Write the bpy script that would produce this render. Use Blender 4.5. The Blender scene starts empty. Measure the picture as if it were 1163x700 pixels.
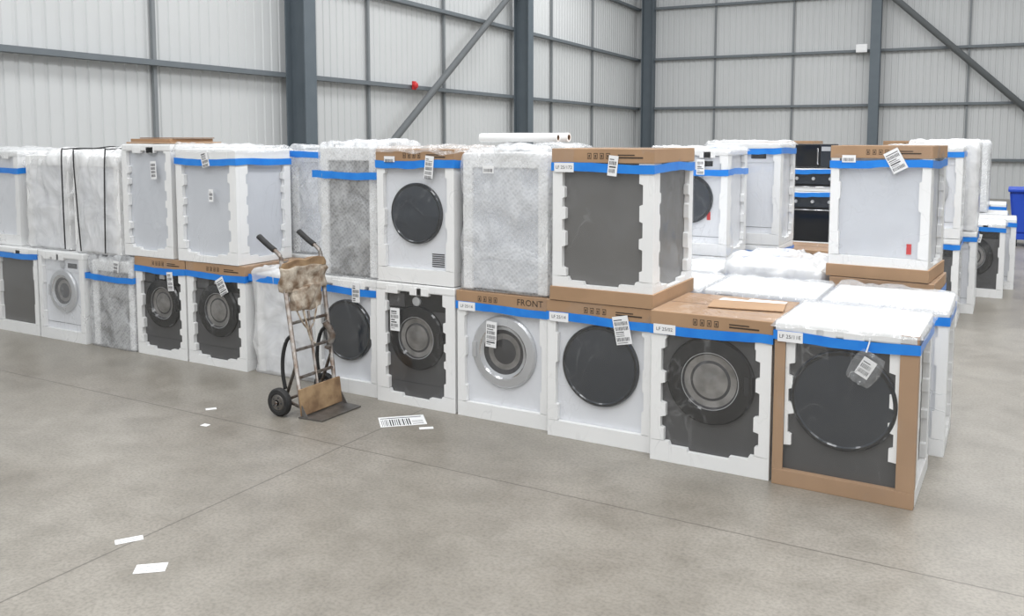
import bpy, bmesh, math, random
from mathutils import Vector, Matrix, noise

scene = bpy.context.scene
scene.view_settings.view_transform = 'Standard'
scene.view_settings.look = 'None'
rnd = random.Random(7)

# ------------------------------------------------------------------ materials
MATS = {}
def nodes_of(name):
    m = bpy.data.materials.new(name); m.use_nodes = True
    nt = m.node_tree; nt.nodes.clear()
    out = nt.nodes.new('ShaderNodeOutputMaterial')
    MATS[name] = m
    return m, nt, out
def N(nt, t, **kw):
    n = nt.nodes.new(t)
    for k, v in kw.items():
        if k in n.inputs: n.inputs[k].default_value = v
        else: setattr(n, k, v)
    return n
def mat(name, col, col2=None, rough=0.6, metal=0.0, nscale=4.0, bump=0.0, bscale=60.0, bdist=0.004, spec=0.5, detail=4, coat=0.0):
    m, nt, out = nodes_of(name)
    p = N(nt, 'ShaderNodeBsdfPrincipled')
    p.inputs['Roughness'].default_value = rough
    p.inputs['Metallic'].default_value = metal
    p.inputs['Specular IOR Level'].default_value = spec
    p.inputs['Coat Weight'].default_value = coat
    g = N(nt, 'ShaderNodeNewGeometry')
    if col2 is None: col2 = tuple(c*0.94 for c in col)
    n = N(nt, 'ShaderNodeTexNoise', Scale=nscale, Detail=detail)
    nt.links.new(g.outputs['Position'], n.inputs['Vector'])
    r = N(nt, 'ShaderNodeValToRGB')
    r.color_ramp.elements[0].position = .35; r.color_ramp.elements[1].position = .65
    r.color_ramp.elements[0].color = (*col, 1); r.color_ramp.elements[1].color = (*col2, 1)
    nt.links.new(n.outputs['Fac'], r.inputs['Fac'])
    nt.links.new(r.outputs['Color'], p.inputs['Base Color'])
    if bump > 0:
        b = N(nt, 'ShaderNodeTexNoise', Scale=bscale, Detail=3)
        nt.links.new(g.outputs['Position'], b.inputs['Vector'])
        bn = N(nt, 'ShaderNodeBump', Strength=bump, Distance=bdist)
        nt.links.new(b.outputs['Fac'], bn.inputs['Height'])
        nt.links.new(bn.outputs['Normal'], p.inputs['Normal'])
    nt.links.new(p.outputs['BSDF'], out.inputs['Surface'])
    return m

mat('foam', (.89,.89,.885), (.87,.87,.865), rough=.7, nscale=5, bump=.12, bscale=140, bdist=.002)
mat('white_enamel', (.76,.775,.81), (.74,.755,.79), rough=.3)
mat('frost_panel', (.62,.64,.68), (.59,.61,.65), rough=.4)
mat('graphite', (.085,.085,.088), (.078,.078,.081), rough=.4, metal=.2)
mat('grey_panel', (.14,.137,.133), (.13,.127,.123), rough=.45)
mat('black_gloss', (.010,.011,.013), rough=.1)
mat('black_matte', (.02,.02,.022), rough=.5)
mat('slate_gloss', (.020,.026,.036), rough=.12, spec=.7)
mat('door_glass', (.05,.05,.052), (.04,.04,.045), rough=.06)
mat('drum_grey', (.30,.29,.28), (.15,.145,.14), rough=.3, metal=.3, nscale=10)
mat('silver', (.60,.61,.63), (.54,.55,.57), rough=.3, metal=.5)
mat('chrome', (.7,.7,.72), rough=.15, metal=1)
mat('cardboard', (.42,.265,.155), (.36,.225,.13), rough=.85, nscale=3, bump=.1, bscale=40)
mat('cardboard_dark', (.27,.16,.09), (.23,.135,.075), rough=.85)
mat('print_ink', (.05,.035,.025), rough=.8)
mat('label_ink', (.04,.04,.045), rough=.8)
mat('paper', (.86,.86,.86), (.82,.82,.83), rough=.5)
mat('blue_tape', (.010,.19,.68), (.02,.24,.74), rough=.28, nscale=9, bump=.3, bscale=30)
mat('red_sticker', (.6,.03,.03), rough=.5)
mat('rubber', (.018,.018,.019), (.03,.029,.028), rough=.75, nscale=30)
mat('worn_steel', (.34,.32,.30), (.17,.12,.09), rough=.45, metal=.6, nscale=22)
mat('worn_wood', (.40,.27,.15), (.20,.12,.065), rough=.8, nscale=9, bump=.3, bscale=50)
mat('dirty_wrap', (.56,.49,.40), (.20,.13,.08), rough=.7, nscale=16, bump=.8, bscale=45, bdist=.01)
mat('plate_steel', (.22,.21,.20), (.14,.13,.12), rough=.45, metal=.7, nscale=15)
mat('column_paint', (.115,.14,.16), (.105,.13,.15), rough=.5)
mat('girt_paint', (.15,.17,.185), (.135,.155,.17), rough=.5)
mat('post_paint', (.21,.225,.235), rough=.5)
mat('liner', (.60,.61,.61), (.57,.58,.58), rough=.55, nscale=.5)
mat('bin_blue', (.01,.06,.45), (.015,.07,.5), rough=.4)
mat('strap', (.015,.015,.016), rough=.4)

def film_mat(name, haze, wr, scale, bstr=.6):
    """clear polythene: see-through, glossy at glancing angles, milky only where it creases"""
    m, nt, out = nodes_of(name); L = nt.links.new
    g = N(nt, 'ShaderNodeNewGeometry')
    mp = N(nt, 'ShaderNodeMapping'); mp.inputs['Scale'].default_value = (1, 1, .6); mp.inputs['Rotation'].default_value = (.3, .5, .2)
    L(g.outputs['Position'], mp.inputs['Vector'])
    n = N(nt, 'ShaderNodeTexNoise', Scale=scale, Detail=3, Distortion=.8)
    L(mp.outputs[0], n.inputs['Vector'])
    s = N(nt, 'ShaderNodeMath', operation='SUBTRACT'); L(n.outputs['Fac'], s.inputs[0]); s.inputs[1].default_value = .5
    a = N(nt, 'ShaderNodeMath', operation='ABSOLUTE'); L(s.outputs[0], a.inputs[0])
    mr = N(nt, 'ShaderNodeMapRange')
    mr.inputs['From Min'].default_value = 0; mr.inputs['From Max'].default_value = .012
    mr.inputs['To Min'].default_value = wr; mr.inputs['To Max'].default_value = 0
    L(a.outputs[0], mr.inputs['Value'])
    n2 = N(nt, 'ShaderNodeTexNoise', Scale=2.3, Detail=2); L(g.outputs['Position'], n2.inputs['Vector'])
    m2 = N(nt, 'ShaderNodeMapRange'); m2.inputs['From Min'].default_value=.42; m2.inputs['From Max'].default_value=.62
    L(n2.outputs['Fac'], m2.inputs['Value'])
    mul = N(nt, 'ShaderNodeMath', operation='MULTIPLY'); L(mr.outputs[0], mul.inputs[0]); L(m2.outputs[0], mul.inputs[1])
    add = N(nt, 'ShaderNodeMath', operation='ADD'); L(mul.outputs[0], add.inputs[0]); add.inputs[1].default_value = haze
    bn = N(nt, 'ShaderNodeBump', Strength=bstr, Distance=.03); L(n.outputs['Fac'], bn.inputs['Height'])
    t = N(nt, 'ShaderNodeBsdfTransparent')
    gl = N(nt, 'ShaderNodeBsdfGlossy'); gl.inputs['Roughness'].default_value = .12; L(bn.outputs[0], gl.inputs['Normal'])
    lw = N(nt, 'ShaderNodeLayerWeight'); lw.inputs['Blend'].default_value = .5
    pw = N(nt, 'ShaderNodeMath', operation='POWER'); L(lw.outputs['Facing'], pw.inputs[0]); pw.inputs[1].default_value = 4
    ma = N(nt, 'ShaderNodeMath', operation='MULTIPLY_ADD'); L(pw.outputs[0], ma.inputs[0]); ma.inputs[1].default_value = .35; ma.inputs[2].default_value = .06
    mx1 = N(nt, 'ShaderNodeMixShader'); L(ma.outputs[0], mx1.inputs['Fac']); L(t.outputs[0], mx1.inputs[1]); L(gl.outputs[0], mx1.inputs[2])
    df = N(nt, 'ShaderNodeBsdfDiffuse'); df.inputs['Color'].default_value = (.88,.89,.90,1)
    tl = N(nt, 'ShaderNodeBsdfTranslucent'); tl.inputs['Color'].default_value = (.88,.89,.90,1)
    mt = N(nt, 'ShaderNodeMixShader'); mt.inputs['Fac'].default_value = .3; L(df.outputs[0], mt.inputs[1]); L(tl.outputs[0], mt.inputs[2])
    mx = N(nt, 'ShaderNodeMixShader')
    L(add.outputs[0], mx.inputs['Fac']); L(mx1.outputs[0], mx.inputs[1]); L(mt.outputs[0], mx.inputs[2])
    L(mx.outputs[0], out.inputs['Surface'])
film_mat('film', .02, .12, 4)
film_mat('film_heavy', .16, .20, 5, .8)
film_mat('film_loose', .22, .25, 9, .9)

def bubble_mat(name, a, b, fac, bub, bubstr, sc=5):
    m, nt, out = nodes_of(name); L = nt.links.new
    g = N(nt, 'ShaderNodeNewGeometry')
    n = N(nt, 'ShaderNodeTexNoise', Scale=sc, Detail=3, Distortion=1.0)
    L(g.outputs['Position'], n.inputs['Vector'])
    p = N(nt, 'ShaderNodeBsdfPrincipled'); p.inputs['Roughness'].default_value = .14
    p.inputs['Specular IOR Level'].default_value = .8
    mc = N(nt, 'ShaderNodeMixRGB'); mc.inputs[1].default_value = (*a, 1); mc.inputs[2].default_value = (*b, 1)
    L(n.outputs['Fac'], mc.inputs[0]); L(mc.outputs[0], p.inputs['Base Color'])
    b1 = N(nt, 'ShaderNodeBump', Strength=.7, Distance=.035)
    L(n.outputs['Fac'], b1.inputs['Height'])
    t = N(nt, 'ShaderNodeBsdfTransparent')
    mr = N(nt, 'ShaderNodeMapRange')
    mr.inputs['From Min'].default_value = .35; mr.inputs['From Max'].default_value = .65
    mr.inputs['To Min'].default_value = max(0, fac-.1); mr.inputs['To Max'].default_value = min(1, fac+.12)
    L(n.outputs['Fac'], mr.inputs['Value'])
    facout = mr.outputs[0]
    if bub:
        v = N(nt, 'ShaderNodeTexVoronoi', Scale=bub); v.inputs['Randomness'].default_value = .35
        mp = N(nt, 'ShaderNodeMapping'); mp.inputs['Rotation'].default_value = (.5, .6, .4); L(g.outputs['Position'], mp.inputs['Vector'])
        L(mp.outputs[0], v.inputs['Vector'])
        b2 = N(nt, 'ShaderNodeBump', Strength=bubstr, Distance=.006); b2.invert = True
        L(v.outputs['Distance'], b2.inputs['Height'])
        L(b1.outputs[0], b2.inputs['Normal']); L(b2.outputs[0], p.inputs['Normal'])
        m3 = N(nt, 'ShaderNodeMapRange'); m3.inputs['From Max'].default_value = .6; m3.inputs['To Min'].default_value = -.07; m3.inputs['To Max'].default_value = .12
        L(v.outputs['Distance'], m3.inputs['Value'])
        ad = N(nt, 'ShaderNodeMath', operation='ADD'); L(mr.outputs[0], ad.inputs[0]); L(m3.outputs[0], ad.inputs[1]); facout = ad.outputs[0]
    else: L(b1.outputs[0], p.inputs['Normal'])
    mx = N(nt, 'ShaderNodeMixShader')
    L(facout, mx.inputs['Fac']); L(t.outputs[0], mx.inputs[1]); L(p.outputs[0], mx.inputs[2])
    L(mx.outputs[0], out.inputs['Surface'])
bubble_mat('bubble_clear', (.72,.73,.75), (.82,.83,.84), .32, 44, .55)
bubble_mat('bubble_white', (.85,.85,.855), (.88,.88,.88), .50, 0, 0, 4)

def floor_mat():
    m, nt, out = nodes_of('concrete_floor')
    g = N(nt, 'ShaderNodeNewGeometry')
    L = nt.links.new
    n1 = N(nt, 'ShaderNodeTexNoise', Scale=.5, Detail=6, Distortion=.6); L(g.outputs['Position'], n1.inputs['Vector'])
    n2 = N(nt, 'ShaderNodeTexNoise', Scale=4, Detail=10, Roughness=.7); L(g.outputs['Position'], n2.inputs['Vector'])
    n3 = N(nt, 'ShaderNodeTexNoise', Scale=60, Detail=4); L(g.outputs['Position'], n3.inputs['Vector'])
    r1 = N(nt, 'ShaderNodeValToRGB')
    e = r1.color_ramp.elements
    e[0].position=.34; e[0].color=(.215,.194,.163,1); e[1].position=.66; e[1].color=(.300,.278,.243,1)
    L(n1.outputs['Fac'], r1.inputs['Fac'])
    r2 = N(nt, 'ShaderNodeValToRGB'); e = r2.color_ramp.elements
    e[0].position=.34; e[0].color=(.82,.815,.80,1); e[1].position=.60; e[1].color=(1.05,1.05,1.05,1)
    L(n2.outputs['Fac'], r2.inputs['Fac'])
    mu = N(nt, 'ShaderNodeMixRGB', blend_type='MULTIPLY'); mu.inputs[0].default_value=1
    L(r1.outputs[0], mu.inputs[1]); L(r2.outputs[0], mu.inputs[2])
    r3 = N(nt, 'ShaderNodeValToRGB'); e = r3.color_ramp.elements
    e[0].position=.32; e[0].color=(.80,.80,.80,1); e[1].position=.58; e[1].color=(1.05,1.05,1.05,1)
    L(n3.outputs['Fac'], r3.inputs['Fac'])
    mu2 = N(nt, 'ShaderNodeMixRGB', blend_type='MULTIPLY'); mu2.inputs[0].default_value=1
    L(mu.outputs[0], mu2.inputs[1]); L(r3.outputs[0], mu2.inputs[2])
    sx = N(nt, 'ShaderNodeSeparateXYZ'); L(g.outputs['Position'], sx.inputs[0])
    masks = []
    for ax, off, per in (('X', 3.45, 6.0), ('Y', -4.0, 6.0)):
        a = N(nt, 'ShaderNodeMath', operation='ADD'); L(sx.outputs[ax], a.inputs[0]); a.inputs[1].default_value = off+per/2+60
        md = N(nt, 'ShaderNodeMath', operation='MODULO'); L(a.outputs[0], md.inputs[0]); md.inputs[1].default_value = per
        s = N(nt, 'ShaderNodeMath', operation='SUBTRACT'); L(md.outputs[0], s.inputs[0]); s.inputs[1].default_value = per/2
        ab = N(nt, 'ShaderNodeMath', operation='ABSOLUTE'); L(s.outputs[0], ab.inputs[0])
        lt = N(nt, 'ShaderNodeMath', operation='LESS_THAN'); L(ab.outputs[0], lt.inputs[0]); lt.inputs[1].default_value = .005
        masks.append(lt)
    mxm = N(nt, 'ShaderNodeMath', operation='MAXIMUM'); L(masks[0].outputs[0], mxm.inputs[0]); L(masks[1].outputs[0], mxm.inputs[1])
    mf = N(nt, 'ShaderNodeMath', operation='MULTIPLY'); L(mxm.outputs[0], mf.inputs[0]); mf.inputs[1].default_value=.65
    mj = N(nt, 'ShaderNodeMixRGB'); L(mf.outputs[0], mj.inputs[0]); L(mu2.outputs[0], mj.inputs[1]); mj.inputs[2].default_value=(.08,.07,.06,1)
    p = N(nt, 'ShaderNodeBsdfPrincipled')
    L(mj.outputs[0], p.inputs['Base Color'])
    rr = N(nt, 'ShaderNodeMapRange'); rr.inputs['To Min'].default_value=.24; rr.inputs['To Max'].default_value=.48
    L(n2.outputs['Fac'], rr.inputs['Value']); L(rr.outputs[0], p.inputs['Roughness'])
    b = N(nt, 'ShaderNodeBump', Strength=.10, Distance=.004); L(n2.outputs['Fac'], b.inputs['Height']); L(b.outputs[0], p.inputs['Normal'])
    L(p.outputs[0], out.inputs['Surface'])
floor_mat()

# ------------------------------------------------------------------ mesh builder
class MB:
    def __init__(s):
        s.bm = bmesh.new(); s.names = []
    def mi(s, n):
        if n not in s.names: s.names.append(n)
        return s.names.index(n)
    def box(s, x0, x1, y0, y1, z0, z1, m, bev=0.0, M=None):
        t = bmesh.new()
        bmesh.ops.create_cube(t, size=1)
        for v in t.verts:
            v.co = Vector(((x0+x1)/2+v.co.x*(x1-x0), (y0+y1)/2+v.co.y*(y1-y0), (z0+z1)/2+v.co.z*(z1-z0)))
        if bev > 0:
            bmesh.ops.bevel(t, geom=t.edges[:], offset=bev, segments=2, affect='EDGES', profile=.6)
        s.merge(t, m, M)
    def merge(s, t, m, M=None, smooth=False):
        idx = s.mi(m) if m is not None else None
        vs = {}
        for v in t.verts:
            vs[v] = s.bm.verts.new(M @ v.co if M is not None else v.co)
        for f in t.faces:
            try: nf = s.bm.faces.new([vs[v] for v in f.verts])
            except ValueError: continue
            nf.material_index = idx if idx is not None else f.material_index
            nf.smooth = smooth
        t.free()
    def prism(s, pts, vec, m):
        a = [s.bm.verts.new(p) for p in pts]
        b = [s.bm.verts.new(Vector(p)+Vector(vec)) for p in pts]
        i = s.mi(m); n = len(pts)
        fs = [s.bm.faces.new(a), s.bm.faces.new(list(reversed(b)))]
        for k in range(n):
            fs.append(s.bm.faces.new([a[(k+1) % n], a[k], b[k], b[(k+1) % n]]))
        for f in fs: f.material_index = i
        bmesh.ops.recalc_face_normals(s.bm, faces=fs)
    def lathe(s, c, prof, seg=48, axis='Y'):
        rings = []
        for r, o, m in prof:
            ring = []
            for k in range(seg):
                a = 2*math.pi*k/seg
                if axis == 'Y': p = (c[0]+r*math.cos(a), c[1]+o, c[2]+r*math.sin(a))
                elif axis == 'X': p = (c[0]+o, c[1]+r*math.cos(a), c[2]+r*math.sin(a))
                else: p = (c[0]+r*math.cos(a), c[1]+r*math.sin(a), c[2]+o)
                ring.append(s.bm.verts.new(p))
            rings.append(ring)
        for j in range(len(rings)-1):
            i = s.mi(prof[j][2])
            for k in range(seg):
                f = s.bm.faces.new([rings[j][k], rings[j][(k+1) % seg], rings[j+1][(k+1) % seg], rings[j+1][k]])
                f.material_index = i; f.smooth = False
        f = s.bm.faces.new(rings[-1]); f.material_index = s.mi(prof[-1][2])
    def tube(s, path, r, m, seg=10, sub=6):
        P = [Vector(p) for p in path]
        pts = []
        if len(P) > 2 and sub > 1:
            for i in range(len(P)-1):
                p0 = P[max(i-1, 0)]; p1 = P[i]; p2 = P[i+1]; p3 = P[min(i+2, len(P)-1)]
                for k in range(sub):
                    t = k/sub
                    pts.append(.5*((2*p1)+(p2-p0)*t+(2*p0-5*p1+4*p2-p3)*t*t+(3*p1-p0-3*p2+p3)*t**3))
            pts.append(P[-1])
        else: pts = P
        rings = []; i = s.mi(m)
        for j, p in enumerate(pts):
            d = (pts[min(j+1, len(pts)-1)]-pts[max(j-1, 0)]).normalized()
            up = Vector((0, 0, 1)) if abs(d.z) < .9 else Vector((0, 1, 0))
            a = d.cross(up).normalized(); b = d.cross(a)
            rings.append([s.bm.verts.new(p+a*r*math.cos(2*math.pi*k/seg)+b*r*math.sin(2*math.pi*k/seg)) for k in range(seg)])
        for j in range(len(rings)-1):
            for k in range(seg):
                f = s.bm.faces.new([rings[j][k], rings[j][(k+1) % seg], rings[j+1][(k+1) % seg], rings[j+1][k]])
                f.material_index = i; f.smooth = True
        for rg in (rings[0], rings[-1]):
            f = s.bm.faces.new(rg); f.material_index = i
    def text(s, body, size, M, m):
        cu = bpy.data.curves.new('t', 'FONT'); cu.body = body; cu.size = size; cu.resolution_u = 2
        cu.align_x = 'CENTER'; cu.align_y = 'CENTER'
        ob = bpy.data.objects.new('t', cu); scene.collection.objects.link(ob)
        dg = bpy.context.evaluated_depsgraph_get(); dg.update()
        me = bpy.data.meshes.new_from_object(ob.evaluated_get(dg))
        t = bmesh.new(); t.from_mesh(me)
        s.merge(t, m, M)
        bpy.data.objects.remove(ob); bpy.data.curves.remove(cu); bpy.data.meshes.remove(me)
    def finish(s, name, loc=(0, 0, 0), rot=0.0):
        me = bpy.data.meshes.new(name)
        s.bm.normal_update()
        s.bm.to_mesh(me); s.bm.free()
        for n in s.names: me.materials.append(MATS[n])
        ob = bpy.data.objects.new(name, me); ob.location = loc; ob.rotation_euler = (0, 0, rot)
        scene.collection.objects.link(ob)
        return ob

FRONT = Matrix.Rotation(math.radians(90), 4, 'X')

def tag(b, x, z, w=.085, h=.15, rot=0.0, y=-.012, bars=True):
    M = Matrix.Translation((x, y, z)) @ Matrix.Rotation(rot, 4, 'Y')
    b.box(-w/2, w/2, -.0012, .0012, -h/2, h/2, 'paper', 0, M)
    if bars:
        zz = h/2-.02
        r = random.Random(int(x*991+z*77))
        while zz > -h/2+.012:
            t = r.choice([.003, .005, .008])
            if r.random() < .45:
                xx = -w/2+.008
                while xx < w/2-.012:
                    ww = r.choice([.002, .004])
                    b.box(xx, xx+ww, -.0022, -.0012, zz-.022, zz, 'label_ink', 0, M); xx += ww+.004
                zz -= .03
            else:
                b.box(-w/2+.008, w/2-r.choice([.01, .025, .04]), -.0022, -.0012, zz-t, zz, 'label_ink', 0, M)
                zz -= t+.008

def tape_ring(b, w, d, z, hh=.052, off=.008, seed=0, m='blue_tape'):
    n = 10; r = random.Random(seed)
    per = []
    for i in range(n): per.append((-off+(w+2*off)*i/n, -off))
    for i in range(n): per.append((w+off, -off+(d+2*off)*i/n))
    for i in range(n): per.append((w+off-(w+2*off)*i/n, d+off))
    for i in range(n): per.append((-off, d+off-(d+2*off)*i/n))
    k = len(per); ph = r.random()*6
    lo = []; hi = []
    for i, (x, y) in enumerate(per):
        dz = .006*math.sin(i*.5+ph)+r.uniform(-.002, .002)
        lo.append(b.bm.verts.new((x, y, z+dz+r.uniform(-.003, .003)))); hi.append(b.bm.verts.new((x, y, z+hh+dz)))
    mi = b.mi(m)
    for i in range(k):
        f = b.bm.faces.new([lo[i], lo[(i+1) % k], hi[(i+1) % k], hi[i]]); f.material_index = mi; f.smooth = False

def foam_edge(z0, z1, base, amp, r):
    """inner edge of a moulded foam corner: straight runs with a few rectangular lugs"""
    pts = []; z = z0; hi = True
    while z < z1-.08:
        L = r.uniform(.05, .10) if amp > .02 else r.uniform(.10, .20)
        if not hi: L *= r.uniform(.8, 1.7)
        o = base+(amp*r.uniform(.6, 1.05) if hi else 0)
        ze = min(z+L, z1)
        pts.append((o, z+.004)); pts.append((o, ze-.004)); z = ze; hi = not hi
    pts.append((base+amp, z+.002)); pts.append((base+amp, z1))
    return pts

def foam_face(b, W, hb, z1, th, place, r, base=.055, amp=.014, m='foam', steps=True):
    vec = Vector(place(0, 0, th))-Vector(place(0, 0, 0))
    e = foam_edge(hb, z1, base, amp, r)
    b.prism([place(0, hb, 0)]+[place(o, z, 0) for o, z in e]+[place(0, z1, 0)], vec, m)
    e = foam_edge(hb, z1, base, amp, r)
    b.prism([place(W, hb, 0)]+[place(W-o, z, 0) for o, z in e]+[place(W, z1, 0)], vec, m)
    s = W*.16
    if steps:
        pts = [(0, 0), (W, 0), (W, hb-.001), (W-s, hb-.001), (W-s-.01, hb-.025), (W*.68, hb-.025), (W*.67, hb-.045), (W*.33, hb-.045), (W*.32, hb-.025), (s+.01, hb-.025), (s, hb-.001), (0, hb-.001)]
    else: pts = [(0, 0), (W, 0), (W, hb-.001), (0, hb-.001)]
    b.prism([place(a, z, 0) for a, z in pts], vec, m)

def door(b, kind, cx, cz, y, R=.24):
    if kind == 'black':
        b.lathe((cx, y, cz), [(R, .0, 'black_gloss'), (R, -.018, 'black_gloss'), (R*.96, -.03, 'black_gloss'), (R*.68, -.034, 'black_gloss'), (R*.655, -.026, 'silver'), (R*.64, -.026, 'door_glass'), (R*.60, -.012, 'drum_grey'), (R*.46, -.008, 'door_glass'), (R*.40, -.012, 'drum_grey'), (R*.2, -.014, 'drum_grey'), (R*.05, -.02, 'drum_grey')])
        b.box(cx+R*.78, cx+R*.88, y-.036, y-.03, cz-.05, cz+.05, 'black_matte', .002)
    elif kind == 'disc':
        b.lathe((cx, y, cz), [(R, .0, 'black_matte'), (R, -.022, 'slate_gloss'), (R*.97, -.03, 'black_gloss'), (R*.93, -.03, 'slate_gloss'), (R*.90, -.024, 'slate_gloss'), (R*.72, -.0265, 'slate_gloss'), (R*.5, -.029, 'slate_gloss'), (R*.25, -.031, 'slate_gloss'), (R*.04, -.0315, 'slate_gloss')], seg=64)
    elif kind == 'silver':
        b.lathe((cx, y, cz), [(R, .0, 'silver'), (R, -.018, 'silver'), (R*.95, -.03, 'silver'), (R*.74, -.034, 'chrome'), (R*.70, -.028, 'silver'), (R*.62, -.02, 'door_glass'), (R*.5, -.006, 'drum_grey'), (R*.35, -.004, 'door_glass'), (R*.04, -.014, 'door_glass')])
        b.box(cx-R*.95, cx-R*.82, y-.04, y-.03, cz-.05, cz+.05, 'silver', .002)

def loose_film(b, w, d, h, seed, amp=.035, over=.0):
    """crumpled surplus film gathered on top of a package, draping a little over its edges"""
    t = bmesh.new(); bmesh.ops.create_grid(t, x_segments=34, y_segments=34, size=.5)
    sd = Vector((seed*1.37, seed*.71, 0))
    for v in t.verts:
        x = v.co.x; y = v.co.y
        e = max(abs(x), abs(y))
        px = w/2+x*(w+.02); py = d/2+y*(d+.02)
        q = Vector((px, py, 0))
        k = abs(noise.noise(q*5+sd))+.55*abs(noise.noise(q*13+sd))
        z = h+.008+amp*k
        if e > .485:
            z = h-.015-.03*abs(noise.noise(q*7+sd))
            px += .012*(1 if x > .485 else -1 if x < -.485 else 0); py += .012*(1 if y > .485 else -1 if y < -.485 else 0)
        v.co = Vector((px, py, z))
    b.merge(t, 'film_loose', None, True)

def package(name, X, Y, z0=0., w=.68, d=.64, h=.86, body='white_enamel', dr=None, R=.235, cz=.475,
            cap='foam', base='foam', tape=True, tz=None, label=None, tags=(), film='film', rot=0., seed=None,
            posts=False, frontword=None, amp=.014, fb=.055, sticker=None, controls=True, vents=False, hb=.10, ch=None, tuft=0):
    b = MB(); seed = seed if seed is not None else int(abs(X)*131+abs(Y)*17+z0*5)
    r = random.Random(seed)
    if ch is None: ch = .10 if cap == 'cardboard' else .055
    bh = .05 if base == 'cardboard' else 0
    b.box(.035, w-.035, .036, d-.03, bh+.03, h-ch+.005, body, .008)
    if controls:
        zt = h-ch
        pc = 'black_gloss' if body in ('graphite', 'grey_panel') else 'white_enamel'
        b.box(.07, w-.07, .030, .037, zt-.125, zt-.005, pc, .002)
        b.lathe((w*.5, .030, zt-.065), [(.034, 0, 'silver'), (.032, -.012, 'silver'), (.026, -.014, 'silver'), (.004, -.014, 'silver')], seg=24)
        b.box(w*.6, w*.8, .0285, .0305, zt-.09, zt-.045, 'black_gloss')
        b.box(.09, w*.34, .0285, .0305, zt-.115, zt-.02, body, .001)
        b.box(.06, w-.06, .034, .037, .155, .158, 'label_ink')
    if vents:
        for k in range(7):
            b.box(w-.20, w-.10, .033, .037, .12+k*.014, .127+k*.014, 'label_ink')
    if dr: door(b, dr, w*.5, cz, .037, R)
    zt = h-ch
    if posts:
        cb = 'cardboard'
        b.box(0, .055, 0, .008, .085, zt, cb); b.box(0, .008, .009, .07, .085, zt, cb)
        b.box(w-.085, w, 0, .010, .085, zt+.05, cb); b.box(w-.010, w, .011, .075, .085, zt+.05, cb)
        b.box(0, w, -.002, .05, 0, .084, cb, .003); b.box(w-.05, w+.002, .051, d, 0, .084, 'foam', .003)
        b.box(0, .05, .051, d, 0, .084, 'foam', .003)
        for sx, sg in ((.056, 1), (w-.086, -1)):
            e = foam_edge(.22, zt-.02, .018, .03, r)
            b.prism([(sx, .012, .22)]+[(sx+sg*o, .012, z) for o, z in e]+[(sx, .012, zt-.02)], (0, .022, 0), 'foam')
    else:
        foam_face(b, w, bh+hb, zt, .034, lambda a, z, t: (a, t, z), r, amp=amp, base=fb, steps=amp > .02)
    for side in (0, 1):
        pl = (lambda a, z, t: (w-t, a, z)) if side else (lambda a, z, t: (t, a, z))
        W = d-.036
        foam_face(b, W, bh+.09, zt, .032, lambda a, z, t, pl=pl: pl(a+.0352 if not posts else a*.88+.0765, z, t+.0004), r, base=.07, amp=.022)
    b.box(.02, w-.02, d-.028, d, bh, zt, 'foam', .004)
    if base == 'cardboard':
        b.box(-.012, w+.012, -.012, d+.012, 0, .085, 'cardboard', .003)
    if cap == 'cardboard':
        b.box(-.005, w+.005, -.005, d+.005, zt, h, 'cardboard', .004)
        b.box(0, w, d*.48, d*.50, h, h+.0015, 'cardboard_dark')
        ix = .24 if frontword else .36
        if frontword:
            b.text(frontword, .058, Matrix.Translation((w*.80, -.0065, h-.042)) @ FRONT, 'print_ink')
        for k in range(4):
            gx = w*ix+k*.04
            b.box(gx, gx+.024, -.0068, -.0052, h-.06, h-.026, 'print_ink'); b.box(gx+.003, gx+.021, -.0076, -.0066, h-.056, h-.030, 'cardboard')
            b.box(gx+.008, gx+.016, -.0084, -.0072, h-.052, h-.036, 'print_ink')
        if not frontword: b.box(w*.66, w*.9, -.0068, -.0052, h-.056, h-.048, 'print_ink'); b.box(w*.66, w*.82, -.0068, -.0052, h-.04, h-.034, 'print_ink')
    else:
        b.box(0, w, 0, d, zt, h, 'foam', .010)
        for k in range(3):
            a = r.uniform(.06, w-.18)
            b.box(a, a+.1, -.003, .03, zt-.02, h-.02, 'foam', .004)
    tzz = tz if tz is not None else (h-ch-.028 if cap == 'cardboard' else h-ch-.045)
    if tape: tape_ring(b, w, d, tzz, seed=seed)
    o = .0045
    if film:
        t = bmesh.new(); bmesh.ops.create_cube(t, size=1)
        bmesh.ops.subdivide_edges(t, edges=t.edges[:], cuts=9, use_grid_fill=True)
        for v in t.verts:
            p = Vector((w/2+v.co.x*(w+2*o), d/2+v.co.y*(d+2*o), h/2+.004+v.co.z*(h-.002)))
            nn = noise.noise(p*5+Vector((X*3, Y*3, z0)))
            if abs(v.co.y) > .49: p.y += nn*.003
            if abs(v.co.x) > .49: p.x += nn*.003
            v.co = p
        b.merge(t, film, None, False)
    if tuft: loose_film(b, w, d, h, seed, tuft)
    if label:
        b.box(.015, .145, -.0115, -.0095, tzz-.002, tzz+.054, 'paper')
        b.text(label, .028, Matrix.Translation((.08, -.0122, tzz+.026)) @ FRONT, 'label_ink')
    for tg in tags: tag(b, *tg)
    if sticker: b.box(sticker[0], sticker[0]+.03, .030, .035, sticker[1], sticker[1]+.07, 'red_sticker')
    return b.finish(name, (X, Y, z0), rot)

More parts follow.
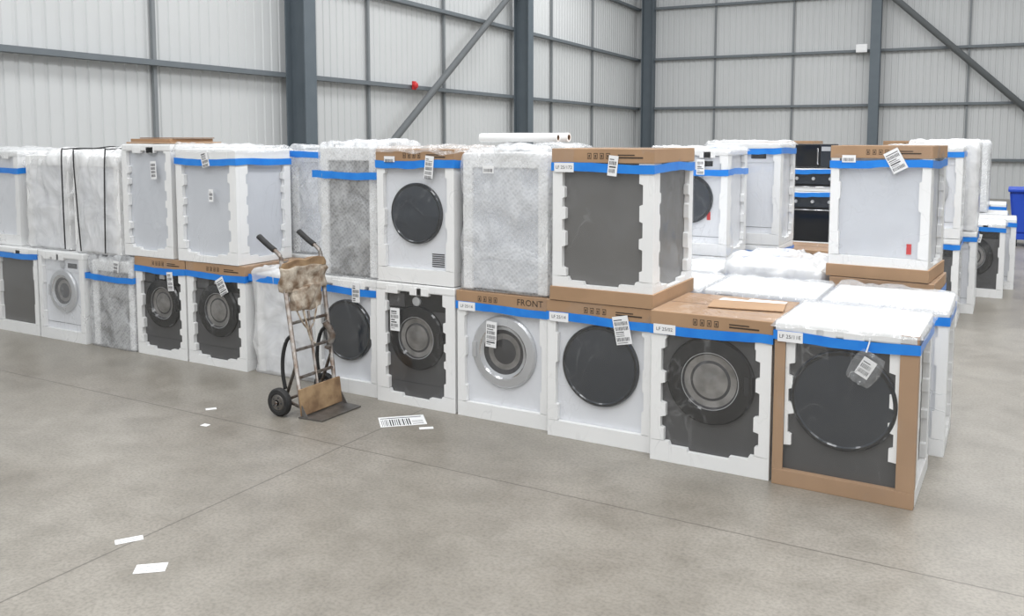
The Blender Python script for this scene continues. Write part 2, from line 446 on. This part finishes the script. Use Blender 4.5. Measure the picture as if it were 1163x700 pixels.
def bubble(name, X, Y, z0=0., w=.66, d=.64, h=.86, m='bubble_clear', inner='white_enamel', tape=None, strap=(), rad=.05, amp=.016, rot=0, tags=(), dr=None, folds=1.0):
    b = MB()
    b.box(.05, w-.05, .05, d-.05, .01, h-.06, inner, .01)
    for (x0, x1) in ((.03, .10), (w-.10, w-.03)):
        for (y0, y1) in ((.03, .10), (d-.10, d-.03)):
            b.box(x0, x1, y0, y1, .005, h-.05, 'foam', .006)
    b.box(.035, w-.035, .035, d-.035, h-.14, h-.045, 'foam', .006)
    if dr: door(b, dr, w*.5, .45, .052, .21)
    t = bmesh.new(); bmesh.ops.create_cube(t, size=1)
    bmesh.ops.subdivide_edges(t, edges=t.edges[:], cuts=38, use_grid_fill=True)
    hx, hy, hz = w/2, d/2, h/2
    for v in t.verts:
        p = Vector((v.co.x*w, v.co.y*d, v.co.z*h))
        q = Vector((max(-hx+rad, min(hx-rad, p.x)), max(-hy+rad, min(hy-rad, p.y)), max(-hz+rad*.4, min(hz-rad, p.z))))
        dv = p-q
        if dv.length > 1e-6: p = q+dv.normalized()*min(dv.length, rad)
        nn = p.normalized()
        s = Vector((X*2.3+p.x, Y*1.7+p.y, z0*3+p.z))
        k = noise.noise(s*3.5)*1.0-abs(noise.noise(Vector((s.x*9, s.y*9, s.z*5))))*1.6*folds+.3
        top = max(0, p.z/hz)
        disp = amp*k*(1+1.3*top**3)
        if p.z < -hz+.03: disp *= .2
        p += Vector((nn.x, nn.y, nn.z*.9))*disp*(1 if p.z > -hz+.02 else .3)
        p.z = max(p.z, -hz+.001)
        v.co = p+Vector((hx, hy, hz))
    b.merge(t, m, None, True)
    if tape is not None: tape_ring(b, w, d, tape, off=.012, seed=3)
    for sx, ex in strap:
        b.tube([(sx, -.02, .02), (sx+(ex-sx)*.5, -.022, h*.5), (ex, -.016, h-.03), (ex, .03, h+.014), (ex, d*.5, h+.018), (ex, d-.02, h+.0), (ex, d+.02, h*.6), (sx, d+.02, .02)], .006, 'strap', seg=6)
    for tg in tags: tag(b, *tg)
    return b.finish(name, (X, Y, z0), rot)

WM = 'boxed_washing_machine'; TD = 'boxed_tumble_dryer'; BW = 'bubble_wrapped_washing_machine'
# ---------------------------------------------------------------- front row, lower layer
package(WM, -1.06, 4.70, w=.70, d=.66, h=.885, body='graphite', dr='disc', R=.265, cz=.50, posts=True, cap='foam', label='LF 25/11E', rot=-.02, controls=False,
        tags=[], tuft=.03)
package(WM, -1.76, 4.72, w=.68, d=.66, h=.875, body='graphite', dr='black', R=.25, cz=.50, cap='cardboard', label='LF 25/02', amp=.03, fb=.06, controls=False, hb=.12)
package(WM, -2.47, 4.80, w=.69, d=.66, h=.86, body='white_enamel', dr='disc', R=.25, cz=.475, cap='cardboard', label='LF 25/14', tags=[(.50, .72, .10, .17, -.2)], controls=False)
package(WM, -3.18, 4.86, w=.69, d=.66, h=.85, body='white_enamel', dr='silver', R=.24, cz=.465, cap='cardboard', frontword='FRONT', label='LF 25/16', tags=[(.27, .58, .08, .17, .05)], controls=False)
package(WM, -3.86, 4.86, w=.66, d=.64, h=.855, body='graphite', dr='black', R=.225, cz=.48, cap='foam', tape=False, tags=[(.17, .60, .08, .16, .0)], amp=.025, fb=.075)
package(WM, -4.46, 4.89, w=.58, d=.62, h=.85, body='white_enamel', dr='disc', R=.225, cz=.46, cap='foam', tags=[(.40, .75, .07, .14, 0)], controls=False, tz=.73)
bubble(BW, -5.20, 4.97, w=.72, d=.62, h=.84, m='bubble_white', tape=.73, tags=[(.62, .60, .1, .06, .2)], amp=.022)
package(WM, -5.90, 4.94, w=.67, d=.62, h=.845, body='graphite', dr='black', R=.22, cz=.46, cap='cardboard', tags=[(.42, .67, .09, .14, -.5)], amp=.025, fb=.06)
package(WM, -6.54, 4.94, w=.62, d=.62, h=.845, body='graphite', dr='black', R=.21, cz=.46, cap='cardboard', tags=[(.45, .66, .07, .16, -.1)], amp=.025, fb=.06)
bubble(BW, -7.18, 4.92, w=.62, d=.60, h=.82, m='bubble_clear', inner='grey_panel', tape=.60, tags=[(.42, .74, .07, .1, 0.1)])
package(WM, -7.87, 4.90, w=.67, d=.62, h=.82, body='white_enamel', dr='silver', R=.2, cz=.46, cap='foam', film='film_heavy', tape=False)
package(WM, -8.56, 4.90, w=.67, d=.62, h=.82, body='grey_panel', cap='foam', film='film', controls=False)

# ---------------------------------------------------------------- front row, upper layer
package(WM, -2.44, 4.80, .863, w=.65, d=.72, h=.93, body='grey_panel', cap='cardboard', base='cardboard', label='LF 25/172', controls=False, amp=.026, fb=.065, tags=[(.40, .83, .06, .12, .1)], ch=.085, tz=.79)
bubble(BW, -3.18, 4.86, .855, w=.69, d=.66, h=.95, m='bubble_clear', inner='frost_panel', rad=.07, amp=.020, tags=[(.25, .80, .08, .05, 0)])
package(TD, -3.85, 4.87, .862, w=.64, d=.62, h=.92, body='white_enamel', dr='disc', R=.21, cz=.48, cap='cardboard', tags=[(.45, .80, .07, .15, 0.1), (.12, .85, .09, .04, 0)], vents=True, controls=False, tuft=.03)
bubble(BW, -4.45, 4.90, .855, w=.58, d=.62, h=.98, m='bubble_clear', inner='grey_panel', tape=.71, rad=.06, amp=.020)
package(WM, -5.98, 4.93, .85, w=.69, d=.60, h=.92, body='frost_panel', cap='foam', film='film', controls=False, amp=.025, fb=.07, tags=[(.36, .84, .08, .13, -.25), (.42, .55, .05, .10, 0)], tz=.79, ch=.09, tuft=.045)
package(WM, -6.67, 4.94, .85, w=.62, d=.62, h=.955, body='frost_panel', cap='foam', film='film', controls=False, tape=False, amp=.025, fb=.06, tags=[(.42, .74, .07, .15, -.05)])
bubble(BW, -7.43, 4.94, .825, w=.70, d=.62, h=.92, m='bubble_white', inner='white_enamel', rad=.11, amp=.03, strap=[(.18, .12), (.52, .56)])
bubble(BW, -8.17, 4.96, .825, w=.70, d=.62, h=.92, m='bubble_white', inner='white_enamel', rad=.11, amp=.03, strap=[(.66, .66)])
package(WM, -8.95, 4.98, .825, w=.70, d=.62, h=.91, body='white_enamel', film='film_heavy', controls=False, tz=.70, tuft=.04)
package(WM, -9.25, 4.95, 0, w=.66, d=.62, h=.82, body='frost_panel', controls=False)

# ---------------------------------------------------------------- second row
for X, w_, bd in ((-.98, .70, 'white_enamel'), (-1.72, .70, 'white_enamel'), (-2.46, .70, 'frost_panel'), (-3.2, .70, 'graphite'), (-3.94, .70, 'white_enamel'), (-4.68, .68, 'white_enamel'), (-5.42, .70, 'white_enamel'), (-6.14, .68, 'graphite'), (-6.86, .68, 'white_enamel'), (-7.6, .68, 'white_enamel')):
    package(WM, X, 5.58, w=w_, d=.64, h=.87, body=bd, film='film_heavy', controls=False, tuft=.035 if X > -2.5 else 0)
bubble(BW, -5.40, 5.60, .875, w=.66, d=.6, h=.92, m='bubble_clear', inner='frost_panel', tape=.82, strap=[(.55, .55)])
for X in (-4.68, -3.95, -6.14, -7.6):
    bubble(BW, X, 5.62, .875, w=.64, d=.6, h=.86, m='bubble_white')

# ---------------------------------------------------------------- stacks further back
package(WM, -1.08, 6.42, 0, w=.66, d=.64, h=.89, body='white_enamel', dr='disc', cap='cardboard', rot=-.05)
package(WM, -1.10, 6.44, .895, w=.64, d=.62, h=.91, body='frost_panel', cap='cardboard', base='cardboard', controls=False, rot=-.08, film='film', sticker=(.50, .18), tags=[(.42, .81, .10, .15, -.5), (.12, .82, .09, .05, 0)], ch=.085, tz=.76)
bubble(BW, -1.84, 6.45, 0, w=.72, d=.66, h=.96, m='bubble_white', rad=.1, amp=.03)
package(WM, -2.58, 6.45, 0, w=.68, d=.62, h=.86, body='white_enamel', dr='disc', cap='foam', tuft=.03)
package(WM, -2.74, 7.26, 0, w=.68, d=.62, h=.86, body='white_enamel', dr='disc')
package(TD, -2.74, 7.26, .865, w=.68, d=.62, h=.90, body='white_enamel', dr='disc', R=.21, sticker=(.5, .3), tags=[(.45, .75, .07, .13, 0)], cap='foam', tz=.68, tuft=.03)
package(WM, -2.50, 8.10, 0, w=.68, d=.62, h=.88, body='white_enamel')
package(WM, -2.50, 8.10, .885, w=.68, d=.62, h=.93, body='white_enamel', film='film', cap='foam', tuft=.03)
package(WM, -1.95, 8.6, 0, w=.66, d=.62, h=.80, body='graphite', dr='black', cap='cardboard')
package(WM, -1.12, 9.60, 0, w=.70, d=.64, h=.87, body='graphite', dr='black', tags=[(.5, .7, .1, .1, .2)])
package(TD, -1.12, 9.60, .875, w=.70, d=.64, h=.90, body='white_enamel', dr='silver', tuft=.03)
package(WM, -1.0, 10.42, 0, w=.70, d=.64, h=.87, body='white_enamel')
bubble(BW, -1.0, 10.42, .875, w=.70, d=.64, h=.96, m='bubble_white')
package(WM, -.73, 11.60, 0, w=.69, d=.64, h=.87, body='graphite', dr='black', tags=[(.4, .7, .1, .1, .2)], tuft=.03)
package(WM, -.62, 12.35, 0, w=.69, d=.64, h=.87, body='white_enamel')
package(WM, -.72, 13.2, 0, w=.69, d=.64, h=.87, body='white_enamel', dr='disc')
bubble(BW, -.95, 13.2, .875, w=.69, d=.64, h=.95, m='bubble_clear', inner='grey_panel')
package(WM, -1.5, 12.6, 0, w=.69, d=.64, h=.87, body='graphite', dr='disc')
package(WM, -1.5, 12.6, .875, w=.69, d=.64, h=.95, body='graphite', dr='disc', cap='cardboard')
package(WM, -.75, 15.2, 0, w=.69, d=.64, h=.87, body='white_enamel')
package(WM, -2.9, 11.6, 0, w=.69, d=.64, h=.87, body='graphite', dr='disc')
package(WM, -2.9, 11.6, .875, w=.69, d=.64, h=.95, body='grey_panel', dr='disc', cap='cardboard')

def oven(X, Y, z0, w=.62, d=.6, h=.62, rot=0):
    b = MB()
    b.box(0, w, 0, d, 0, .04, 'foam', .006); b.box(0, w, 0, d, h-.04, h, 'foam', .006)
    b.box(.03, w-.03, .03, d-.03, .04, h-.04, 'black_matte', .004)
    b.box(.035, w-.035, .018, .03, .05, h-.19, 'black_gloss', .003)
    b.box(.035, w-.035, .018, .03, h-.18, h-.05, 'slate_gloss', .003)
    for k in (.2, .5, .8): b.lathe((w*k, .018, h-.115), [(.02, 0, 'silver'), (.018, -.02, 'silver'), (.003, -.02, 'silver')], seg=16)
    b.tube([(.08, .02, h-.21), (.08, -.012, h-.21), (w-.08, -.012, h-.21), (w-.08, .02, h-.21)], .007, 'chrome', sub=1)
    for x in (0, w-.035): b.box(x, x+.035, 0, .05, .041, h-.041, 'foam', .004)
    tape_ring(b, w, d, h-.06, seed=int(Y))
    return b.finish('boxed_oven', (X, Y, z0), rot)
oven(-2.30, 10.5, 0); oven(-2.30, 10.5, .625); oven(-2.30, 10.52, 1.25, h=.26)
def micro(X, Y, z0):
    b = MB()
    b.box(0, .5, 0, .38, .01, .28, 'black_matte', .008)
    b.box(.01, .36, -.012, .0, .02, .27, 'black_gloss', .003); b.box(.37, .49, -.008, .0, .02, .27, 'slate_gloss', .003)
    b.box(.38, .48, -.01, -.008, .2, .25, 'silver'); b.tube([(.345, -.015, .05), (.345, -.04, .06), (.345, -.04, .23), (.345, -.015, .24)], .006, 'chrome', sub=1)
    for x in (.04, .46):
        for y in (.04, .34): b.box(x-.015, x+.015, y-.015, y+.015, 0, .01, 'rubber')
    return b.finish('microwave_oven', (X, Y, z0))
micro(-2.30, 10.6, 1.512)

# ---------------------------------------------------------------- loose items on top
def foam_tube(X, Y, Z, L, r, rot, mname='foam'):
    b = MB()
    b.lathe((0, 0, 0), [(r*.6, L*.98, 'cardboard_dark'), (r*.6, 0, mname), (r, 0, mname), (r*1.03, L*.3, mname), (r*.98, L*.6, mname), (r, L, mname), (r*.62, L, 'cardboard_dark'), (r*.6, L*.9, 'cardboard_dark')], seg=20, axis='X')
    return b.finish('packing_foam_roll', (X, Y, Z), rot)
foam_tube(-3.06, 4.97, 1.858, .56, .028, .04)
foam_tube(-2.98, 5.08, 1.860, .52, .029, -.03)
b = MB(); b.box(0, .56, 0, .54, 0, .012, 'cardboard', .002); b.box(.02, .50, .03, .5, .014, .04, 'cardboard', .002); b.box(.1, .52, .06, .5, .042, .05, 'cardboard_dark', .002)
b.finish('cardboard_sheet', (-6.64, 4.97, 1.812), .03)
b = MB()
b.box(0, .42, 0, .24, .0, .006, 'cardboard', .001, Matrix.Rotation(.15, 4, 'Z'))
for k in range(2):
    b.box(-.04+k*.2, .18+k*.2, .22+k*.02, .34+k*.02, .002*k+.001, .002*k+.002, 'paper', 0, Matrix.Rotation(.12*k-.1, 4, 'Z'))
b.finish('cardboard_offcut', (-1.50, 4.93, .880))

def pouch():
    b = MB(); t = bmesh.new(); bmesh.ops.create_grid(t, x_segments=14, y_segments=14, size=.075)
    for v in t.verts:
        c = v.co.copy(); k = .75+.25*math.cos(c.y*20)
        v.co = Vector((c.x*k, -.028-.035*abs(noise.noise(c*26)), c.y*1.15))
    b.merge(t, 'film_heavy', Matrix.Rotation(.5, 4, 'Y'), True)
    tag(b, 0, 0, .07, .10, .5, y=-.022)
    b.tube([(0, -.02, .08), (.01, -.012, .12), (.015, -.01, .15)], .004, 'paper', seg=6)
    return b
pouch().finish('label_pouch', (-.60, 4.685, .70), -.02)

# ---------------------------------------------------------------- hand truck
def hand_truck():
    b = MB(); W = .34
    for y in (0, W):
        b.tube([(0, y, .02), (-.14, y, 1.08)], .015, 'worn_steel', sub=1)
        b.tube([(-.135, y, 1.05), (-.15, y, 1.11), (-.20, y, 1.15), (-.26, y, 1.18)], .014, 'worn_steel')
        b.tube([(-.20, y, 1.15), (-.26, y, 1.185), (-.34, y, 1.24)], .020, 'rubber')
        b.tube([(-.075, y, .56), (-.13, y, .51), (-.165, y, .40), (-.17, y, .28), (-.15, y, .17)], .013, 'rubber')
        b.tube([(-.045, y, .36), (-.15, y, .10)], .011, 'worn_steel', sub=1)
        b.tube([(0, y, .06), (-.15, y, .095)], .011, 'worn_steel', sub=1)
    for z in (.26, .45, .64):
        x = -.14*(z-.02)/1.06
        b.tube([(x, 0, z), (x, W, z)], .011, 'worn_steel', sub=1)
    b.tube([(-.0, W*.5, .06), (-.09, W*.5, .70)], .010, 'worn_steel', sub=1)
    b.tube([(-.15, -.09, .095), (-.15, W+.09, .095)], .010, 'worn_steel', sub=1)
    for y in (-.055, W+.055):
        b.lathe((-.15, y-.024, .095), [(.02, -.004, 'plate_steel'), (.05, .0, 'plate_steel'), (.056, .004, 'rubber'), (.062, -.002, 'rubber'), (.086, .0, 'rubber'), (.095, .012, 'rubber'), (.095, .036, 'rubber'), (.086, .048, 'rubber'), (.06, .05, 'rubber'), (.054, .044, 'plate_steel'), (.02, .05, 'plate_steel')], seg=32)
        b.lathe((-.15, y-.03, .095), [(.014, -.008, 'chrome'), (.014, .0, 'chrome')], seg=12)
        for k in range(5):
            a = k*2*math.pi/5
            b.lathe((-.15+.036*math.cos(a), y-.026, .095+.036*math.sin(a)), [(.007, 0, 'label_ink'), (.006, -.0015, 'label_ink')], seg=8)
    def lump(cx, cy, cz, sx, sy, sz, m, seed, a=.02):
        t = bmesh.new(); bmesh.ops.create_cube(t, size=1); bmesh.ops.subdivide_edges(t, edges=t.edges[:], cuts=14, use_grid_fill=True)
        for v in t.verts:
            q = v.co.copy(); q = q*(1-.12*(q.length-.5)) 
            p = Vector((q.x*sx, q.y*sy, q.z*sz))
            n = noise.noise(p*16+Vector((seed, 0, 0)))*a
            p += Vector((n, n*.6, noise.noise(p*9+Vector((3, 3, seed)))*a*1.6))
            v.co = p+Vector((cx, cy, cz))
        b.merge(t, m, None, True)
    lump(-.125, W/2, .945, .06, W+.05, .17, 'dirty_wrap', 1)
    lump(-.105, W/2, .80, .05, W*.8, .15, 'dirty_wrap', 5)
    lump(-.13, W/2, 1.045, .05, W+.03, .06, 'worn_wood', 9, .012)
    b.tube([(-.14, 0, 1.06), (-.14, W, 1.06)], .013, 'worn_steel', sub=1)
    b.tube([(-.10, .04, .78), (-.075, .08, .66), (-.07, .14, .58), (-.075, .2, .60), (-.08, .25, .74)], .006, 'dirty_wrap')
    b.tube([(-.10, .12, .76), (-.07, .13, .62), (-.06, .16, .50), (-.06, .20, .46)], .008, 'dirty_wrap')
    b.tube([(-.06, .30, .60), (-.02, .33, .50), (-.05, .31, .40)], .022, 'worn_steel')
    b.box(.012, .032, -.03, W+.03, .012, .19, 'worn_wood', .004, Matrix.Rotation(math.radians(-7), 4, 'Y'))
    b.prism([(.0, -.04, .002), (.19, -.02, .002), (.20, W+.02, .002), (.0, W+.04, .002)], (0, 0, .008), 'plate_steel')
    b.prism([(.02, -.03, .010), (.07, -.03, .010), (.02, -.03, .09)], (0, .006, 0), 'plate_steel')
    b.prism([(.02, W+.024, .010), (.07, W+.024, .010), (.02, W+.024, .09)], (0, .006, 0), 'plate_steel')
    for v in b.bm.verts:
        if v.co.z > .30: v.co.z = .30+(v.co.z-.30)*.955
        if v.co.z > .70: v.co.y += (v.co.y-W/2)*.12*min(1, (v.co.z-.70)/.3)
    return b.finish('hand_truck', (-4.05, 4.30, 0), 0)
hand_truck()

# ---------------------------------------------------------------- floor litter
def sheet(X, Y, w, h, rot, bars=True, seed=1):
    b = MB(); r = random.Random(seed)
    b.box(-w/2, w/2, -h/2, h/2, 0.0005, .002, 'paper')
    if bars:
        x = -w/2+.012
        while x < w/2*.3:
            t = r.choice([.003, .006, .009]); b.box(x, x+t, -h/2+.012, h/2*.4, .002, .0024, 'label_ink'); x += t+.007
        for k in range(3): b.box(w*.2, w*.44, -h/2+.02+k*.03, -h/2+.027+k*.03, .002, .0024, 'label_ink')
        b.box(-w/2+.01, w/2-.02, h/2*.6, h/2*.6+.012, .002, .0024, 'label_ink')
    b.finish('paper_label', (X, Y, 0), rot)
sheet(-3.42, 4.56, .30, .20, .75, True, 2)
sheet(-3.20, 4.52, .09, .04, .7, False)
def sheet2(X, Y, w, h, rot, seed):
    b = MB(); r = random.Random(seed)
    b.box(-w/2, w/2, -h/2, h/2, 0.0005, .002, 'paper')
    for k in range(3): b.box(-w*.4, w*r.uniform(0, .4), -h*.3+k*h*.25, -h*.3+k*h*.25+.003, .002, .0023, 'label_ink')
    b.finish('paper_label', (X, Y, 0), rot)
sheet2(-3.48, 2.54, .12, .05, 1.0, 5)
sheet2(-3.165, 2.41, .13, .08, .7, 6)
sheet(-4.72, 4.12, .07, .04, .9, False)
sheet(-4.48, 3.86, .05, .04, .1, False)

b = MB()
b.prism([(.04, .04, .12), (.96, .04, .12), (.96, .74, .12), (.04, .74, .12)], (0, 0, .10), 'bin_blue')
t = bmesh.new(); bmesh.ops.create_cube(t, size=1)
for v in t.verts:
    k = 1 if v.co.z > 0 else .86
    v.co = Vector((.5+v.co.x*1.05*k, .4+v.co.y*.8*k, .58+v.co.z*.72))
bmesh.ops.bevel(t, geom=t.edges[:], offset=.03, segments=2, affect='EDGES'); b.merge(t, 'bin_blue')
b.box(-.05, 1.05, -.03, .83, .94, 1.0, 'bin_blue', .02)
for x in (.1, .9):
    for y in (.1, .7): b.lathe((x-.02, y, .06), [(.06, 0, 'rubber'), (.06, .04, 'rubber')], seg=16, axis='X')
b.finish('wheeled_waste_bin', (.0, 17.4, 0), 0)

# ---------------------------------------------------------------- building shell
WR = math.radians(3.0); XW = -10.5; YC = 31.1; HT = 9.0
def wl(x, y, z=0): return (x*math.cos(WR)-y*math.sin(WR), x*math.sin(WR)+y*math.cos(WR), z)
b = MB(); b.box(-24, 16, -8, 44, -.2, 0, 'concrete_floor'); b.finish('floor')

def ribbed(name, a0, a1, place):
    b = MB(); pts = []; a = a0
    while a < a1:
        pts += [(a, 0), (a+.13, 0), (a+.145, -.018), (a+.185, -.018)]; a += .2
    pts.append((a, 0)); mi = b.mi('liner')
    lo = [b.bm.verts.new(place(p, o, 0)) for p, o in pts]; hi = [b.bm.verts.new(place(p, o, HT)) for p, o in pts]
    for i in range(len(pts)-1):
        f = b.bm.faces.new([lo[i], lo[i+1], hi[i+1], hi[i]]); f.material_index = mi
    return b.finish(name, (0, 0, 0), WR)
ribbed('wall_left', -6, YC, lambda a, o, z: (XW+o, a, z))
ribbed('wall_back', XW, 15, lambda a, o, z: (a, YC-o, z))

def column(x, y, alongy, name='steel_column', wf=.30, dp=.42):
    b = MB()
    if alongy:
        b.box(.02, .045, -wf/2, wf/2, 0, HT, 'column_paint'); b.box(dp, dp+.025, -wf/2, wf/2, 0, HT, 'column_paint'); b.box(.045, dp, -.012, .012, 0, HT, 'column_paint')
        b.box(0, dp+.08, -wf/2-.06, wf/2+.06, 0, .03, 'column_paint')
    else:
        b.box(-wf/2, wf/2, -.045, -.02, 0, HT, 'column_paint'); b.box(-wf/2, wf/2, -dp-.025, -dp, 0, HT, 'column_paint'); b.box(-.012, .012, -dp, -.045, 0, HT, 'column_paint')
        b.box(-wf/2-.06, wf/2+.06, -dp-.08, 0, 0, .03, 'column_paint')
    b.finish(name, wl(x, y), WR)
for y in (3.0, 12.1, 20.9): column(XW+.14, y, True)
column(XW+.3, YC-.22, True, wf=.34)
for x in (-2.37, 5.8): column(x, YC-.14, False)

b = MB()
for z in (1.2, 2.95, 4.7, 6.5, 8.2):
    b.box(XW+.03, XW+.17, -5, YC-.03, z-.04, z+.04, 'girt_paint')
b.finish('trim_1', (0, 0, 0), WR)
b = MB()
for y in (-.2, 6.2, 9.24, 14.5, 17.4, 23.4, 26.6): b.box(XW+.028, XW+.08, y-.03, y+.03, 0, HT, 'post_paint')
b.finish('trim_2', (0, 0, 0), WR)
b = MB()
for z in (1.2, 2.95, 4.7, 6.5, 8.2):
    b.box(XW+.2, 14, YC-.17, YC-.03, z-.04, z+.04, 'girt_paint')
b.finish('trim_3', (0, 0, 0), WR)
b = MB()
for x in (-7.6, -4.97, .3, 3.0): b.box(x-.03, x+.03, YC-.08, YC-.028, 0, HT, 'post_paint')
b.finish('trim_4', (0, 0, 0), WR)
b = MB()
b.tube([(XW+.42, 20.7, 5.9), (XW+.42, 12.4, .15)], .075, 'post_paint', sub=1, seg=12)
b.box(XW+.35, XW+.49, 20.4, 20.75, 5.65, 6.05, 'column_paint', .005)
b.finish('diagonal_brace', (0, 0, 0), WR)
b = MB()
b.tube([(-2.2, YC-.4, 6.6), (4.7, YC-.4, .1)], .10, 'post_paint', sub=1, seg=12)
b.finish('diagonal_brace', (0, 0, 0), WR)
b = MB(); b.box(-.17, .17, -.08, 0, -.13, .13, 'paper', .015); b.box(-.13, .13, -.085, -.078, -.08, .02, 'foam', .004); b.finish('junction_box', wl(-2.78, YC-.45, 4.75), WR)
b = MB(); b.box(-.04, .0, -.06, .06, -.09, .09, 'red_sticker', .01); b.lathe((0, 0, 0), [(.07, 0, 'red_sticker'), (.065, .04, 'red_sticker'), (.04, .06, 'red_sticker')], seg=20, axis='X')
b.finish('fire_alarm_sounder', wl(XW+.24, 15.9, 2.98), WR)

# ---------------------------------------------------------------- light
w = bpy.data.worlds.new('World'); scene.world = w; w.use_nodes = True
nt = w.node_tree; bg = nt.nodes['Background']; bg.inputs['Color'].default_value = (.95, .98, 1, 1); bg.inputs['Strength'].default_value = .63
def area(name, loc, sx, sy, e, col=(.98, .99, 1)):
    l = bpy.data.lights.new(name, 'AREA'); l.shape = 'RECTANGLE'; l.size = sx; l.size_y = sy; l.energy = e; l.color = col
    o = bpy.data.objects.new(name, l); o.location = loc; scene.collection.objects.link(o); o.rotation_euler = (0, 0, 0); return o
area('rooflight', (-7, 6, 9), 2, 26, 900)
area('rooflight', (0, 2, 9), 2, 26, 1500)
area('rooflight', (-5, 22, 9), 14, 3, 900)
area('rooflight', (5, 6, 9), 2, 26, 600)

# ---------------------------------------------------------------- camera
cam = bpy.data.cameras.new('Camera'); co = bpy.data.objects.new('Camera', cam); scene.collection.objects.link(co)
co.location = (0, 0, 1.85); co.rotation_euler = (math.radians(85), 0, math.radians(29.6))
cam.sensor_width = 36; cam.lens = 1000/1163*36; cam.shift_y = -.0899; cam.clip_end = 200
scene.camera = co
